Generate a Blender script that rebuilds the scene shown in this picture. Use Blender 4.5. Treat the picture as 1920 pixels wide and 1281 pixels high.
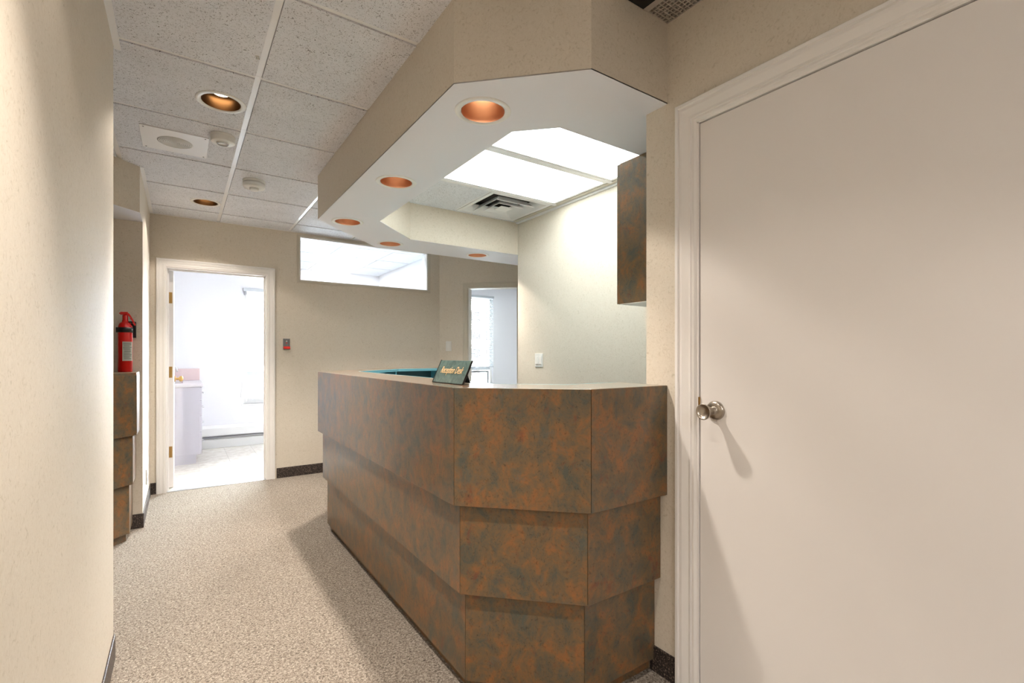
import bpy, bmesh, math, random
from mathutils import Vector, Matrix
from mathutils.geometry import tessellate_polygon

for o in list(bpy.data.objects):
    bpy.data.objects.remove(o)
random.seed(7)
S = bpy.context.scene
C = S.collection
PI = math.pi
H = 2.45          # ceiling height
SOF = 2.15        # underside of the soffit
YB = 5.245        # back wall
XL = -0.222       # left corridor wall
XR = 1.50         # right corridor wall (white door)
XG = 2.60         # wall inside the reception

# ------------------------------------------------------------------ camera, world, sun, exposure
cam = bpy.data.cameras.new('camera')
co = bpy.data.objects.new('camera', cam)
C.objects.link(co)
co.location = (0, 0, 1.21)
co.rotation_euler = (PI / 2, 0, -math.radians(34.40))
cam.sensor_width = 36
cam.lens = 907 / 1920 * 36
cam.shift_y = 26.5 / 1920
cam.clip_start = 0.02
cam.clip_end = 500
S.camera = co
S.view_settings.view_transform = 'Standard'
S.view_settings.look = 'None'
S.view_settings.gamma = 1
S.view_settings.use_curve_mapping = False
S.view_settings.exposure = 0.93

w = bpy.data.worlds.new('sky')
S.world = w
w.use_nodes = True
nt = w.node_tree
bg = nt.nodes['Background']
bg.inputs[0].default_value = (0.87, 0.94, 1.0, 1)
bg.inputs[1].default_value = 48.0

sd = bpy.data.lights.new('sun', 'SUN')
sd.energy = 9.0
sd.angle = 0.01
sd.color = (1, .96, .9)
sun = bpy.data.objects.new('sun', sd)
C.objects.link(sun)
sun.rotation_euler = Vector((0.55, 1.0, 1.05)).to_track_quat('Z', 'Y').to_euler()

PANEL = 4.6      # radiance of the fluorescent lenses
DOWN = 12.0       # watts of the wide spill of each downlight
BEAM = 92.0       # watts of its narrow beam

# ------------------------------------------------------------------ materials
M = {}


def mat(name, col=(.8, .8, .8), rough=.5, metal=0., spec=.5):
    m = bpy.data.materials.new(name)
    m.use_nodes = True
    b = m.node_tree.nodes['Principled BSDF']
    b.inputs['Base Color'].default_value = (*col, 1)
    b.inputs['Roughness'].default_value = rough
    b.inputs['Metallic'].default_value = metal
    b.inputs['Specular IOR Level'].default_value = spec
    M[name] = m
    return m, m.node_tree, b


def srgb(r, g, b):
    f = lambda v: (v / 255 / 12.92) if v / 255 <= .04045 else ((v / 255 + .055) / 1.055) ** 2.4
    return (f(r), f(g), f(b))


def node(nt, typ, **kw):
    n = nt.nodes.new(typ)
    for k, v in kw.items():
        if k.startswith('in_'):
            key = k[3:].replace('_', ' ')
            n.inputs[key].default_value = v
        else:
            setattr(n, k, v)
    return n


def pos(nt, scale=(1, 1, 1)):
    g = node(nt, 'ShaderNodeNewGeometry')
    mp = node(nt, 'ShaderNodeMapping')
    mp.inputs['Scale'].default_value = scale
    nt.links.new(g.outputs['Position'], mp.inputs['Vector'])
    return mp.outputs['Vector']


def noise(nt, vec, scale, detail=3, rough=.5, dist=0):
    n = node(nt, 'ShaderNodeTexNoise')
    n.inputs['Scale'].default_value = scale
    n.inputs['Detail'].default_value = detail
    n.inputs['Roughness'].default_value = rough
    n.inputs['Distortion'].default_value = dist
    nt.links.new(vec, n.inputs['Vector'])
    return n.outputs['Fac']


def ramp(nt, fac, stops, interp='LINEAR'):
    r = node(nt, 'ShaderNodeValToRGB')
    cr = r.color_ramp
    cr.interpolation = interp
    while len(cr.elements) < len(stops):
        cr.elements.new(.5)
    for e, (p, c) in zip(cr.elements, stops):
        e.position = p
        e.color = (*c, 1) if len(c) == 3 else c
    nt.links.new(fac, r.inputs['Fac'])
    return r.outputs['Color']


def mix(nt, fac, a, b, mode='MIX'):
    n = node(nt, 'ShaderNodeMix', data_type='RGBA', blend_type=mode)
    for sock, v in ((n.inputs[0], fac), (n.inputs[6], a), (n.inputs[7], b)):
        if isinstance(v, (int, float)):
            sock.default_value = v
        elif isinstance(v, tuple):
            sock.default_value = (*v, 1)
        else:
            nt.links.new(v, sock)
    return n.outputs[2]


def bump(nt, b, height, strength=.2, dist=.01):
    n = node(nt, 'ShaderNodeBump')
    n.inputs['Strength'].default_value = strength
    n.inputs['Distance'].default_value = dist
    nt.links.new(height, n.inputs['Height'])
    nt.links.new(n.outputs['Normal'], b.inputs['Normal'])


G = lambda v: (v, v, v)
# wallpaper
m, t, b = mat('wallpaper', rough=.62, spec=.35)
p = pos(t)
n1 = noise(t, p, 55, 4, .6, 2.2)
n2 = noise(t, p, 130, 3, .6, 1.5)
c1 = ramp(t, n1, [(.30, srgb(198, 189, 172)), (.42, srgb(216, 207, 193)), (.68, srgb(221, 213, 200))])
c2 = ramp(t, n2, [(.3, G(.93)), (.42, G(1))])
t.links.new(mix(t, 1.0, c1, c2, 'MULTIPLY'), b.inputs['Base Color'])
bump(t, b, n1, .10, .003)
# plain paint
mat('white_paint', srgb(234, 232, 230), .45)
mat('soffit_paint', srgb(230, 230, 237), .5)
mat('door_paint', srgb(238, 235, 234), .42)
mat('trim_paint', srgb(240, 238, 237), .38)
mat('beige_trim', srgb(205, 198, 184), .4)
mat('room_paint', srgb(238, 237, 240), .6)
mat('tee_white', srgb(236, 236, 238), .32)
mat('black', srgb(14, 14, 16), .5)
mat('gap_shade', srgb(30, 28, 26), .9)  # near-black colour holds the shade of the door gap
mat('plastic_white', srgb(232, 231, 228), .35)
mat('plastic_grey', srgb(205, 204, 200), .4)
# ceiling tile
m, t, b = mat('ceiling_tile', rough=.9, spec=.2)
p = pos(t)
n1 = noise(t, p, 75, 2, .6, 2.6)
n2 = noise(t, p, 190, 2, .5, 1.5)
n3 = noise(t, p, 5, 2, .5)
a = ramp(t, n1, [(.345, G(.25)), (.38, G(1))])
a2 = ramp(t, n2, [(.32, G(.4)), (.37, G(1))])
a3 = ramp(t, n3, [(.3, srgb(224, 226, 233)), (.7, srgb(232, 234, 241))])
cc = mix(t, 1.0, mix(t, 1.0, a3, a, 'MULTIPLY'), a2, 'MULTIPLY')
t.links.new(cc, b.inputs['Base Color'])
bump(t, b, a, .35, .003)
# rust laminate
m, t, b = mat('rust_laminate', rough=.33, spec=.5)
p = pos(t, (1, 1, .8))
oi = node(t, 'ShaderNodeObjectInfo')
sc_ = node(t, 'ShaderNodeVectorMath', operation='SCALE')
sc_.inputs[0].default_value = (37, 21, 53)
t.links.new(oi.outputs['Random'], sc_.inputs['Scale'])
ad_ = node(t, 'ShaderNodeVectorMath', operation='ADD')
t.links.new(p, ad_.inputs[0])
t.links.new(sc_.outputs[0], ad_.inputs[1])
p = ad_.outputs[0]
n1 = noise(t, p, 14, 10, .76, .4)
n2 = noise(t, p, 20, 9, .74, .5)
n3 = noise(t, p, 95, 4, .7, 1.2)
n4 = noise(t, p, 9, 9, .72, .4)
base = ramp(t, n1, [(.36, srgb(80, 84, 76)), (.44, srgb(102, 90, 72)), (.52, srgb(118, 95, 68)), (.60, srgb(138, 97, 61)), (.69, srgb(154, 100, 58))])
red = ramp(t, n2, [(.57, G(0)), (.68, G(.6))])
blue = ramp(t, n4, [(.55, G(0)), (.68, G(.6))])
c = mix(t, red, base, srgb(122, 62, 44))
c = mix(t, blue, c, srgb(86, 96, 92))
fl = ramp(t, n3, [(.32, G(.55)), (.44, G(1)), (.62, G(1)), (.75, G(1.15))])
c = mix(t, 1.0, c, fl, 'MULTIPLY')
t.links.new(c, b.inputs['Base Color'])
b.inputs['Coat Weight'].default_value = 0.0
b.inputs['Coat Roughness'].default_value = .2
m2 = m.copy()
m2.node_tree.nodes['Principled BSDF'].inputs['Coat Weight'].default_value = 1.0
m2.node_tree.nodes['Principled BSDF'].inputs['Coat Roughness'].default_value = .14
M['rust_top'] = m2
# carpet
m, t, b = mat('carpet', rough=.98, spec=.1)
p = pos(t)
n1 = noise(t, p, 120, 4, .74, .8)
n2 = noise(t, p, 260, 2, .7, 0)
n3 = noise(t, p, 3.0, 3, .5)
c = ramp(t, n1, [(.33, srgb(66, 57, 50)), (.43, srgb(126, 114, 102)), (.53, srgb(168, 157, 144)), (.68, srgb(216, 206, 194))])
c2 = ramp(t, n2, [(.28, G(.55)), (.55, G(1)), (.75, G(1.2))])
c3 = ramp(t, n3, [(.3, G(.93)), (.7, G(1.0))])
t.links.new(mix(t, 1.0, mix(t, 1.0, c, c2, 'MULTIPLY'), c3, 'MULTIPLY'), b.inputs['Base Color'])
b.inputs['Sheen Weight'].default_value = .15
bump(t, b, n1, .8, .012)
# speckled base board
m, t, b = mat('speckled_base', rough=.38)
p = pos(t)
n1 = noise(t, p, 150, 3, .7, .5)
t.links.new(ramp(t, n1, [(.47, srgb(34, 30, 30)), (.56, srgb(72, 62, 60)), (.66, srgb(150, 134, 120))]), b.inputs['Base Color'])
# vinyl floor
m, t, b = mat('vinyl_floor', rough=.18)
p = pos(t)
t.links.new(ramp(t, noise(t, p, 14, 4, .6), [(.35, srgb(214, 206, 194)), (.65, srgb(232, 227, 218))]), b.inputs['Base Color'])
# metals
m, t, b = mat('copper', srgb(208, 160, 130), .38, 1.)
m, t, b = mat('bronze', srgb(132, 98, 66), .3, 1.)
mat('brass', srgb(186, 150, 92), .35, 1.)
m, t, b = mat('satin_nickel', srgb(178, 170, 160), .28, 1.)
mat('chrome', srgb(210, 210, 212), .15, 1.)
mat('alu', srgb(190, 192, 194), .35, .6)
mat('ext_red', srgb(206, 18, 16), .25)
mat('signal_red', srgb(226, 46, 34), .4)
mat('label_paper', srgb(186, 188, 180), .6)
mat('ink', srgb(70, 74, 70), .7)
mat('switch_grey', srgb(118, 120, 122), .4)
mat('teal', srgb(96, 148, 160), .4)
mat('teal_dark', srgb(30, 62, 66), .5)
mat('cabinet_white', srgb(206, 202, 212), .4)
mat('counter_white', srgb(226, 222, 226), .3)
mat('pink_laminate', srgb(220, 196, 196), .4)
mat('gold_ink', srgb(226, 196, 150), .45)
mat('plenum_black', srgb(10, 9, 8), .8)
mat('vent_grey', srgb(176, 168, 160), .5)
mat('concrete', srgb(178, 176, 172), .85)
mat('brick_pale', srgb(170, 160, 152), .85)
mat('window_dark', srgb(48, 44, 42), .9, spec=0.)
mat('asphalt', srgb(120, 122, 124), .9)
mat('blind_white', srgb(186, 190, 194), .5)
m, t, b = mat('sign_plate', rough=.22)
p = pos(t)
t.links.new(ramp(t, noise(t, p, 30, 4, .6, 1.0), [(.35, srgb(62, 86, 86)), (.65, srgb(92, 116, 112))]), b.inputs['Base Color'])
b.inputs['Coat Weight'].default_value = .4


def emit(name, col, strength):
    m = bpy.data.materials.new(name)
    m.use_nodes = True
    t = m.node_tree
    t.nodes.clear()
    e = t.nodes.new('ShaderNodeEmission')
    o = t.nodes.new('ShaderNodeOutputMaterial')
    e.inputs[0].default_value = (*col, 1)
    e.inputs[1].default_value = strength
    t.links.new(e.outputs[0], o.inputs[0])
    M[name] = m


emit('lens_light', (.93, 1.0, .97), PANEL)
emit('room_light', (1.0, .98, .97), 7.5)
emit('back_fill', (1.0, .99, .99), 15.0)  # glow of the added fill troffers behind the camera
emit('lamp_face', (1.0, .82, .58), 5.0)
# glass: thin pane
m = bpy.data.materials.new('glass')
m.use_nodes = True
t = m.node_tree
t.nodes.clear()
tr = t.nodes.new('ShaderNodeBsdfTransparent')
gl = t.nodes.new('ShaderNodeBsdfGlossy')
gl.inputs['Roughness'].default_value = .02
mx = t.nodes.new('ShaderNodeMixShader')
fr = t.nodes.new('ShaderNodeFresnel')
fr.inputs[0].default_value = 1.45
o = t.nodes.new('ShaderNodeOutputMaterial')
tr.inputs[0].default_value = (.95, .97, .97, 1)
t.links.new(fr.outputs[0], mx.inputs[0])
t.links.new(tr.outputs[0], mx.inputs[1])
t.links.new(gl.outputs[0], mx.inputs[2])
t.links.new(mx.outputs[0], o.inputs[0])
M['glass'] = m


# ------------------------------------------------------------------ mesh helpers
def box(bm, x0, x1, y0, y1, z0, z1, mi=0):
    vs = [bm.verts.new(v) for v in ((x0, y0, z0), (x1, y0, z0), (x1, y1, z0), (x0, y1, z0),
                                    (x0, y0, z1), (x1, y0, z1), (x1, y1, z1), (x0, y1, z1))]
    for f in ((3, 2, 1, 0), (4, 5, 6, 7), (0, 1, 5, 4), (1, 2, 6, 5), (2, 3, 7, 6), (3, 0, 4, 7)):
        fc = bm.faces.new([vs[i] for i in f])
        fc.material_index = mi
    return vs


def prism(bm, poly, z0, z1, holes=(), caps=(1, 1), mi=0, mcap=None):
    """poly: 2D points; extruded in z; with holes."""
    loops = [list(poly)] + [list(h) for h in holes]
    lo, hi = [], []
    for lp in loops:
        lo.append([bm.verts.new((x, y, z0)) for x, y in lp])
        hi.append([bm.verts.new((x, y, z1)) for x, y in lp])
    for a, c in zip(lo, hi):
        n = len(a)
        for i in range(n):
            f = bm.faces.new((a[i], a[(i + 1) % n], c[(i + 1) % n], c[i]))
            f.material_index = mi
    tris = tessellate_polygon([[Vector((x, y, 0)) for x, y in lp] for lp in loops])
    fl, fh = sum(lo, []), sum(hi, [])
    for tr_ in tris:
        for on, vv in ((caps[0], fl), (caps[1], fh)):
            if on:
                try:
                    f = bm.faces.new([vv[i] for i in tr_])
                    f.material_index = mi if mcap is None else mcap
                except ValueError:
                    pass
    bmesh.ops.recalc_face_normals(bm, faces=bm.faces)


def lathe(bm, prof, seg=32, mats=None, M4=None, closed=False):
    """prof: (r, z) list, turned around z."""
    rings = []
    for r, z in prof:
        if r < 1e-6:
            rings.append([bm.verts.new((0, 0, z))])
        else:
            rings.append([bm.verts.new((r * math.cos(2 * PI * k / seg), r * math.sin(2 * PI * k / seg), z)) for k in range(seg)])
    for i in range(len(rings) - 1):
        a, c = rings[i], rings[i + 1]
        for k in range(seg):
            k2 = (k + 1) % seg
            if len(a) == 1 and len(c) == 1:
                continue
            if len(a) == 1:
                f = bm.faces.new((a[0], c[k2], c[k]))
            elif len(c) == 1:
                f = bm.faces.new((a[k], a[k2], c[0]))
            else:
                f = bm.faces.new((a[k], a[k2], c[k2], c[k]))
            f.smooth = True
            if mats:
                f.material_index = mats[i]
    if M4 is not None:
        vs = [v for r in rings for v in r]
        bmesh.ops.transform(bm, matrix=M4, verts=vs)
    return rings


def tube(bm, pts, r, seg=10):
    pts = [Vector(p) for p in pts]
    prev = None
    up = Vector((0, 0, 1))
    for i, p in enumerate(pts):
        d = (pts[min(i + 1, len(pts) - 1)] - pts[max(i - 1, 0)]).normalized()
        a = d.cross(up if abs(d.z) < .95 else Vector((1, 0, 0))).normalized()
        c = d.cross(a)
        ring = [bm.verts.new(p + r * (a * math.cos(2 * PI * k / seg) + c * math.sin(2 * PI * k / seg))) for k in range(seg)]
        if prev:
            for k in range(seg):
                f = bm.faces.new((prev[k], prev[(k + 1) % seg], ring[(k + 1) % seg], ring[k]))
                f.smooth = True
        else:
            bm.faces.new(ring)
        prev = ring
    bm.faces.new(list(reversed(prev)))


def wloc(o):
    v = Vector((0, 0, 0))
    while o is not None:
        v += o.location
        o = o.parent
    return v


def obj(name, bm, mats, parent=None, bevel=0, origin=None, local=False, recalc=True):
    if recalc:
        bmesh.ops.recalc_face_normals(bm, faces=bm.faces)
    if not local:
        off = wloc(parent) + (Vector(origin) if origin else Vector())
        bmesh.ops.translate(bm, verts=bm.verts, vec=-off)
    me = bpy.data.meshes.new(name)
    bm.to_mesh(me)
    bm.free()
    if isinstance(mats, str):
        mats = [mats]
    for mm in mats:
        me.materials.append(M[mm])
    o = bpy.data.objects.new(name, me)
    C.objects.link(o)
    if origin:
        o.location = origin
    if parent is not None:
        o.parent = parent
    if bevel:
        md = o.modifiers.new('bevel', 'BEVEL')
        md.width = bevel
        md.segments = 2
        md.limit_method = 'ANGLE'
        md.angle_limit = math.radians(40)
    return o


def bx(name, b6, m, parent=None, bevel=0):
    bm = bmesh.new()
    box(bm, *b6)
    return obj(name, bm, m, parent, bevel)


def struct(o, label=None):
    o['kind'] = 'structure'
    if label:
        o['label'] = label
    return o


def tag(o, label, cat, group=None):
    o['label'] = label
    o['category'] = cat
    if group:
        o['group'] = group
    return o


def thing(name, label, cat, loc=(0, 0, 0), group=None, rotz=0):
    o = bpy.data.objects.new(name, None)
    o.empty_display_size = .05
    C.objects.link(o)
    o.location = loc
    o.rotation_euler = (0, 0, rotz)
    return tag(o, label, cat, group)


def dup(root, loc, label=None, group=None):
    r = root.copy()
    C.objects.link(r)
    r.location = loc
    if label:
        r['label'] = label
    if group:
        r['group'] = group
    for ch in list(root.children):
        c = ch.copy()
        C.objects.link(c)
        c.parent = r
        for g in ch.children:
            d = g.copy()
            C.objects.link(d)
            d.parent = c
    return r


def circle(cx, cy, r, n=32):
    return [(cx + r * math.cos(2 * PI * k / n), cy + r * math.sin(2 * PI * k / n)) for k in range(n)]


def wall(name, a, b_, th, openings=(), z0=0, z1=2.62, mats=('wallpaper',), label=None, ztop=None):
    """Wall from plan point a to b_ (visible face on that line), thickness th to the left of a->b.
    openings: (s0, s1, z0, z1) along the line."""
    a, b_ = Vector((*a, 0)), Vector((*b_, 0))
    L = (b_ - a).length
    d = (b_ - a) / L
    n = Vector((-d.y, d.x, 0))
    outer = [(0, z0)]
    for s0, s1, q0, q1 in sorted(openings):
        if q0 <= z0:
            outer += [(s0, z0), (s0, q1), (s1, q1), (s1, z0)]
    outer += [(L, z0), (L, z1), (0, z1)]
    holes = [[(s0, q0), (s1, q0), (s1, q1), (s0, q1)] for s0, s1, q0, q1 in openings if q0 > z0]
    bm = bmesh.new()
    prism(bm, outer, 0, th, holes)
    mtx = Matrix(((d.x, 0, n.x, a.x), (d.y, 0, n.y, a.y), (0, 1, 0, 0), (0, 0, 0, 1)))
    bmesh.ops.transform(bm, matrix=mtx, verts=bm.verts)
    return struct(obj(name, bm, list(mats)), label)


def baseboard(name, segs, th=.007, h=.1):
    """segs: list of polylines of wall-face points; board sits to the right of travel."""
    root = None
    for pl in segs:
        for i in range(len(pl) - 1):
            a, b_ = Vector((*pl[i], 0)), Vector((*pl[i + 1], 0))
            d = (b_ - a).normalized()
            n = Vector((d.y, -d.x, 0)) * th
            e = d * th
            poly = [(v.x, v.y) for v in (a, b_, b_ + n + e * 0, a + n)]
            bm = bmesh.new()
            prism(bm, poly, 0.001, h)
            if root is None:
                root = struct(obj(name, bm, 'speckled_base', None, .002))
            else:
                o_ = obj('board', bm, 'speckled_base', root, .002)
    return root


def sweep_casing(name, P, x0, x1, ztop, prof, m, parent=None, zb=0.0):
    """Mitred door casing. P(u, z, t) maps wall coords to world. prof: (w, t) from outer to inner edge."""
    bm = bmesh.new()
    cols = []
    for w_, t_ in prof:
        path = [(x0 + w_, zb), (x0 + w_, ztop - w_), (x1 - w_, ztop - w_), (x1 - w_, zb)]
        cols.append([bm.verts.new(P(u, z, t_)) for u, z in path])
    for i in range(len(cols) - 1):
        for k in range(3):
            bm.faces.new((cols[i][k], cols[i][k + 1], cols[i + 1][k + 1], cols[i + 1][k]))
    return obj(name, bm, m, parent)


# ------------------------------------------------------------------ floors, ceiling slab
o = bx('floor', (-3.2, 4.2, -4.8, YB + .05, -.1, 0), 'carpet')
struct(o)
bm = bmesh.new()
prism(bm, [(-2.2, YB + .05), (4.2, YB + .05), (4.2, 4.0), (6.3, 4.0), (6.3, 7.7), (-2.2, 7.7)], -.1, -.002)
vf = struct(obj('floor', bm, 'concrete'))
bm = bmesh.new()
prism(bm, [(-3.2, -4.8), (4.2, -4.8), (4.2, 4.0), (6.3, 4.0), (6.3, 7.7), (-3.2, 7.7)], 2.62, 2.75)
ceil = struct(obj('ceiling', bm, 'white_paint'))

# vinyl tiles in the rooms beyond
tile_me = {}


def put_tile(x0, x1, y0, y1, z0, z1, m, parent, name='tile', gap=0.0):
    w_, d_, key = x1 - x0 - gap, y1 - y0 - gap, None
    key = (round(w_, 3), round(d_, 3), m, round(z1 - z0, 3))
    if key not in tile_me:
        bm = bmesh.new()
        box(bm, -w_ / 2, w_ / 2, -d_ / 2, d_ / 2, z0 - z0, z1 - z0)
        me = bpy.data.meshes.new(name)
        bm.to_mesh(me)
        bm.free()
        me.materials.append(M[m])
        tile_me[key] = me
    t_ = bpy.data.objects.new(name, tile_me[key])
    t_.location = ((x0 + x1) / 2, (y0 + y1) / 2, z0)
    t_.parent = parent
    C.objects.link(t_)
    return t_


for i in range(-1, 9):
    for j in range(8):
        x0, y0 = -.45 + i * .305, YB + .05 + j * .305
        x1, y1 = min(x0 + .305, 2.56), min(y0 + .305, 7.42)
        if x0 < -.5 or x1 <= x0 or y1 <= y0:
            continue
        put_tile(x0, x1, y0, y1, -.002, .001, 'vinyl_floor', vf, gap=.0015)
bm = bmesh.new()
box(bm, 2.68, 6.2, 5.3, 7.5, -.002, .001)
obj('floor_covering', bm, 'vinyl_floor', vf)

# ------------------------------------------------------------------ walls
W = wall
wl = W('wall_left', (XL, 2.49), (XL, -1.2), -.12, label='near left corridor wall')
W('wall_left', (-2.3, 2.49), (XL - .12, 2.49), -.12)
W('wall_left', (-2.3, 4.4), (-2.3, 2.37), -.12)
W('wall_left', (-2.3, 4.28), (XL, 4.28), .12, label='wall behind the low side counter')
W('wall_left', (XL, YB), (XL, 4.4), -.12, label='far left corridor wall beside the open doorway')
# back wall with door and transom
bw_x0 = -.342
W('wall_back', (bw_x0, YB), (2.60, YB), .12,
  [(-.104 - bw_x0, .69 - bw_x0, 0, 1.99), (.985 - bw_x0, 2.395 - bw_x0, 1.965, 2.417)])
# angled wall with second doorway, k = X + Y = 7.789
K = 7.789
A0 = Vector((2.544, 5.245))
dd = Vector((1, -1)) / math.sqrt(2)
s_of = lambda x: (x - A0.x) * math.sqrt(2)
W('wall_angled', (A0.x, A0.y), (3.47, K - 3.47), .12, [(s_of(2.795), s_of(3.212), 0, 2.005)])
W('wall_right', (3.45, 4.35), (3.45, 1.0), .12)
W('wall_right', (3.57, 4.32), (6.2, 4.32), -.12, mats=('room_paint',))
# reception side wall
bm = bmesh.new()
box(bm, XG, XG + .12, 1.14, 3.70, 0, 2.62)
gw = struct(obj('wall_reception', bm, 'wallpaper'), 'wallpapered wall inside the reception')
bm = bmesh.new()
box(bm, XR, XG + .12, 1.14, 1.262, 0, 2.62)
struct(obj('wall_reception', bm, 'wallpaper'))
# right wall with the white door (opening Y .20 .. 1.036)
W('wall_right', (XR, 1.14), (XR, -1.2), .12, [(1.14 - 1.036, 1.14 - .20, 0, 2.031)], label='tan wall around the white door')
# waiting room behind the camera
W('wall_rear', (-3.0, -1.2), (XL - .12, -1.2), .12)
W('wall_rear', (XR + .12, -1.2), (4.0, -1.2), .12)
W('wall_rear', (-3.0, -4.6), (-3.0, -1.2), .12)
W('wall_rear', (4.0, -4.6), (-3.0, -4.6), .12)
W('wall_rear', (4.0, -1.2), (4.0, -4.6), .12)
W('wall_rear', (3.45, 1.0), (XR + .12, 1.0), -.12)
# rooms beyond: room with sink (X -.45 .. 2.56, Y 5.365 .. 7.42)
W('wall_room', (-.45, 7.54), (-.45, YB + .1), -.12, mats=('room_paint',))
W('wall_room', (2.56, YB + .11), (2.56, 7.54), -.12, mats=('room_paint',))
bm = bmesh.new()
box(bm, -.45, 2.56, YB + .12, YB + .125, 0, 1.9)
bm.free()
YF = 7.42
W('wall_facade', (-.57, YF), (6.4, YF), .2,
  [(.70 + .57, 1.95 + .57, .56, 2.12), (3.15 + .57, 4.665 + .57, .56, 2.27)], mats=('room_paint',), label='outer wall of the bright rooms')
W('wall_room', (6.2, 7.5), (6.2, 4.2), .12, mats=('room_paint',))
# inner lining of the back wall on the room side (painted white)
W('wall_room', (bw_x0, YB + .1205), (2.56, YB + .1205), .004,
  [(-.104 - bw_x0, .69 - bw_x0, 0, 1.99), (.985 - bw_x0, 2.395 - bw_x0, 1.965, 2.417)], mats=('room_paint',))

# base boards
baseboard('baseboard_left', [[(XL, -1.2), (XL, 2.49)], [(-.30, 4.28), (XL + .007, 4.28)], [(XL, 4.273), (XL, YB)]])
baseboard('baseboard_back', [[(XL, YB), (-.178, YB)], [(.779, YB), (2.544, YB)], [(2.544, YB), (2.72, K - 2.72)], [(3.29, K - 3.29), (3.45, K - 3.45)]])
baseboard('baseboard_right', [[(XR, 1.24), (XR, 1.118)], [(XR, .10), (XR, -1.2)], [(XG, 3.70), (XG, 1.27)]])
for o in bpy.data.objects:
    if o.name.startswith('baseboard_left'):
        pass

# ------------------------------------------------------------------ ceiling grid
DL = [(.163, 2.755), (.166, 4.628), (.163, .88), (.163, -.62)]   # ceiling downlights
TW = .027


def grid(xs, ys, skip=lambda x0, x1, y0, y1: False, holes=(), main='x'):
    for i in range(len(xs) - 1):
        for j in range(len(ys) - 1):
            x0, x1, y0, y1 = xs[i], xs[i + 1], ys[j], ys[j + 1]
            if skip(x0, x1, y0, y1):
                continue
            a = TW / 2
            hs = [(hx, hy) for hx, hy in holes if x0 < hx < x1 and y0 < hy < y1]
            if hs:
                bm = bmesh.new()
                prism(bm, [(x0 + a, y0 + a), (x1 - a, y0 + a), (x1 - a, y1 - a), (x0 + a, y1 - a)], H, H + .016,
                      [circle(hx, hy, .086) for hx, hy in hs])
                obj('tile', bm, 'ceiling_tile', ceil)
            else:
                put_tile(x0, x1, y0, y1, H, H + .016, 'ceiling_tile', ceil, gap=TW)


def tee(x0, x1, y0, y1):
    bx('tee', (x0, x1, y0, y1, H + .006, H + .0185), 'tee_white', ceil)


GX = [-.318 - .605, -.318, .287, .892, 1.497, 2.102, 2.707, 3.312]
GY = [2.43 + .6225 * k for k in range(-5, 5)] + [YB]
xs = [-.923, -.318, .287, .892]
ys = GY


def sk(x0, x1, y0, y1):
    if x0 < -.3 and (y1 < 2.5 or y0 > 4.2) and x1 < -.25:
        return True
    return False


# corridor column next to the left wall: clipped where the wall stands
ym = [y for y in ys]
for j in range(len(ym) - 1):
    y0, y1 = ym[j], ym[j + 1]
    inside_niche = (y0 > 2.4 and y1 < 4.35)
    xa = -.318 if inside_niche else XL
    grid([xa, .287], [y0, y1], holes=DL)
    if inside_niche:
        grid([-.923, -.318], [y0, y1])
grid([.287, .892], ys)
grid([.892, 1.497], [y for y in ys if y < 1.1])
grid([.892, 1.238], [GY[2], GY[3]])
grid([.892, 1.497], [GY[3], 1.60])
grid(GX[3:7], [GY[7], GY[8], GY[9], YB])
grid([3.312, 3.45], [GY[7], GY[8], 4.35])
tee(-.318 - .012, -.318 + .012, 2.5, 4.28)
for x in (.287,):
    tee(x - .012, x + .012, GY[0], YB)
tee(.892 - .012, .892 + .012, 3.70, YB)
tee(.892 - .012, .892 + .012, GY[0], 1.16)
tee(1.497 - .012, 1.497 + .012, 3.70, YB)
tee(2.102 - .012, 2.102 + .012, 3.70, YB)
for y in GY[1:-1]:
    xa = -.9 if 2.4 < y < 4.3 else XL
    xb = .892 if 1.16 < y < 3.6 else (1.5 if y < 1.16 else 2.7)
    if y > 3.6:
        xb = min(3.4, K - y)
    bx('tee', (xa, xb, y - .012, y + .012, H + .0055, H + .018), 'tee_white', ceil)
# wall angles
struct(bx('trim_1', (XL, XL + .022, -1.2, 2.515, H - .002, H + .006), 'tee_white'))
struct(bx('trim_2', (XL, XL + .022, 4.0, YB - .001, H - .002, H + .006), 'tee_white'))
struct(bx('trim_3', (XL, 2.5, YB - .02, YB, H - .002, H + .006), 'tee_white'))

# reception ceiling
IX = [1.10, 1.33, 1.935, 2.54, XG]
IY = [1.60, 1.84, 2.46, 3.09, 3.70]
for i in range(4):
    for j in range(4):
        if i in (1, 2) and j in (1, 2):
            continue
        if i == 2 and j == 3:
            continue
        if i == 3:
            continue
        put_tile(IX[i], IX[i + 1], IY[j], IY[j + 1], H, H + .016, 'ceiling_tile', ceil, gap=TW)
bx('tee', (2.54, XG, 1.6, 3.70, H + .002, H + .018), 'beige_trim', ceil)
bx('tee', (XG - .02, XG, 1.6, 3.70, H - .012, H + .002), 'tee_white', ceil)
for x in (1.33, 1.935):
    tee(x - .012, x + .012, 1.6, 1.84 if x > 1.4 else 3.70)
tee(1.935 - .012, 1.935 + .012, 3.09, 3.70)
for y in IY[1:4]:
    bx('tee', (1.1, 2.55, y - .016, y + .016, H - .002, H + .018), 'tee_white', ceil)


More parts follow.
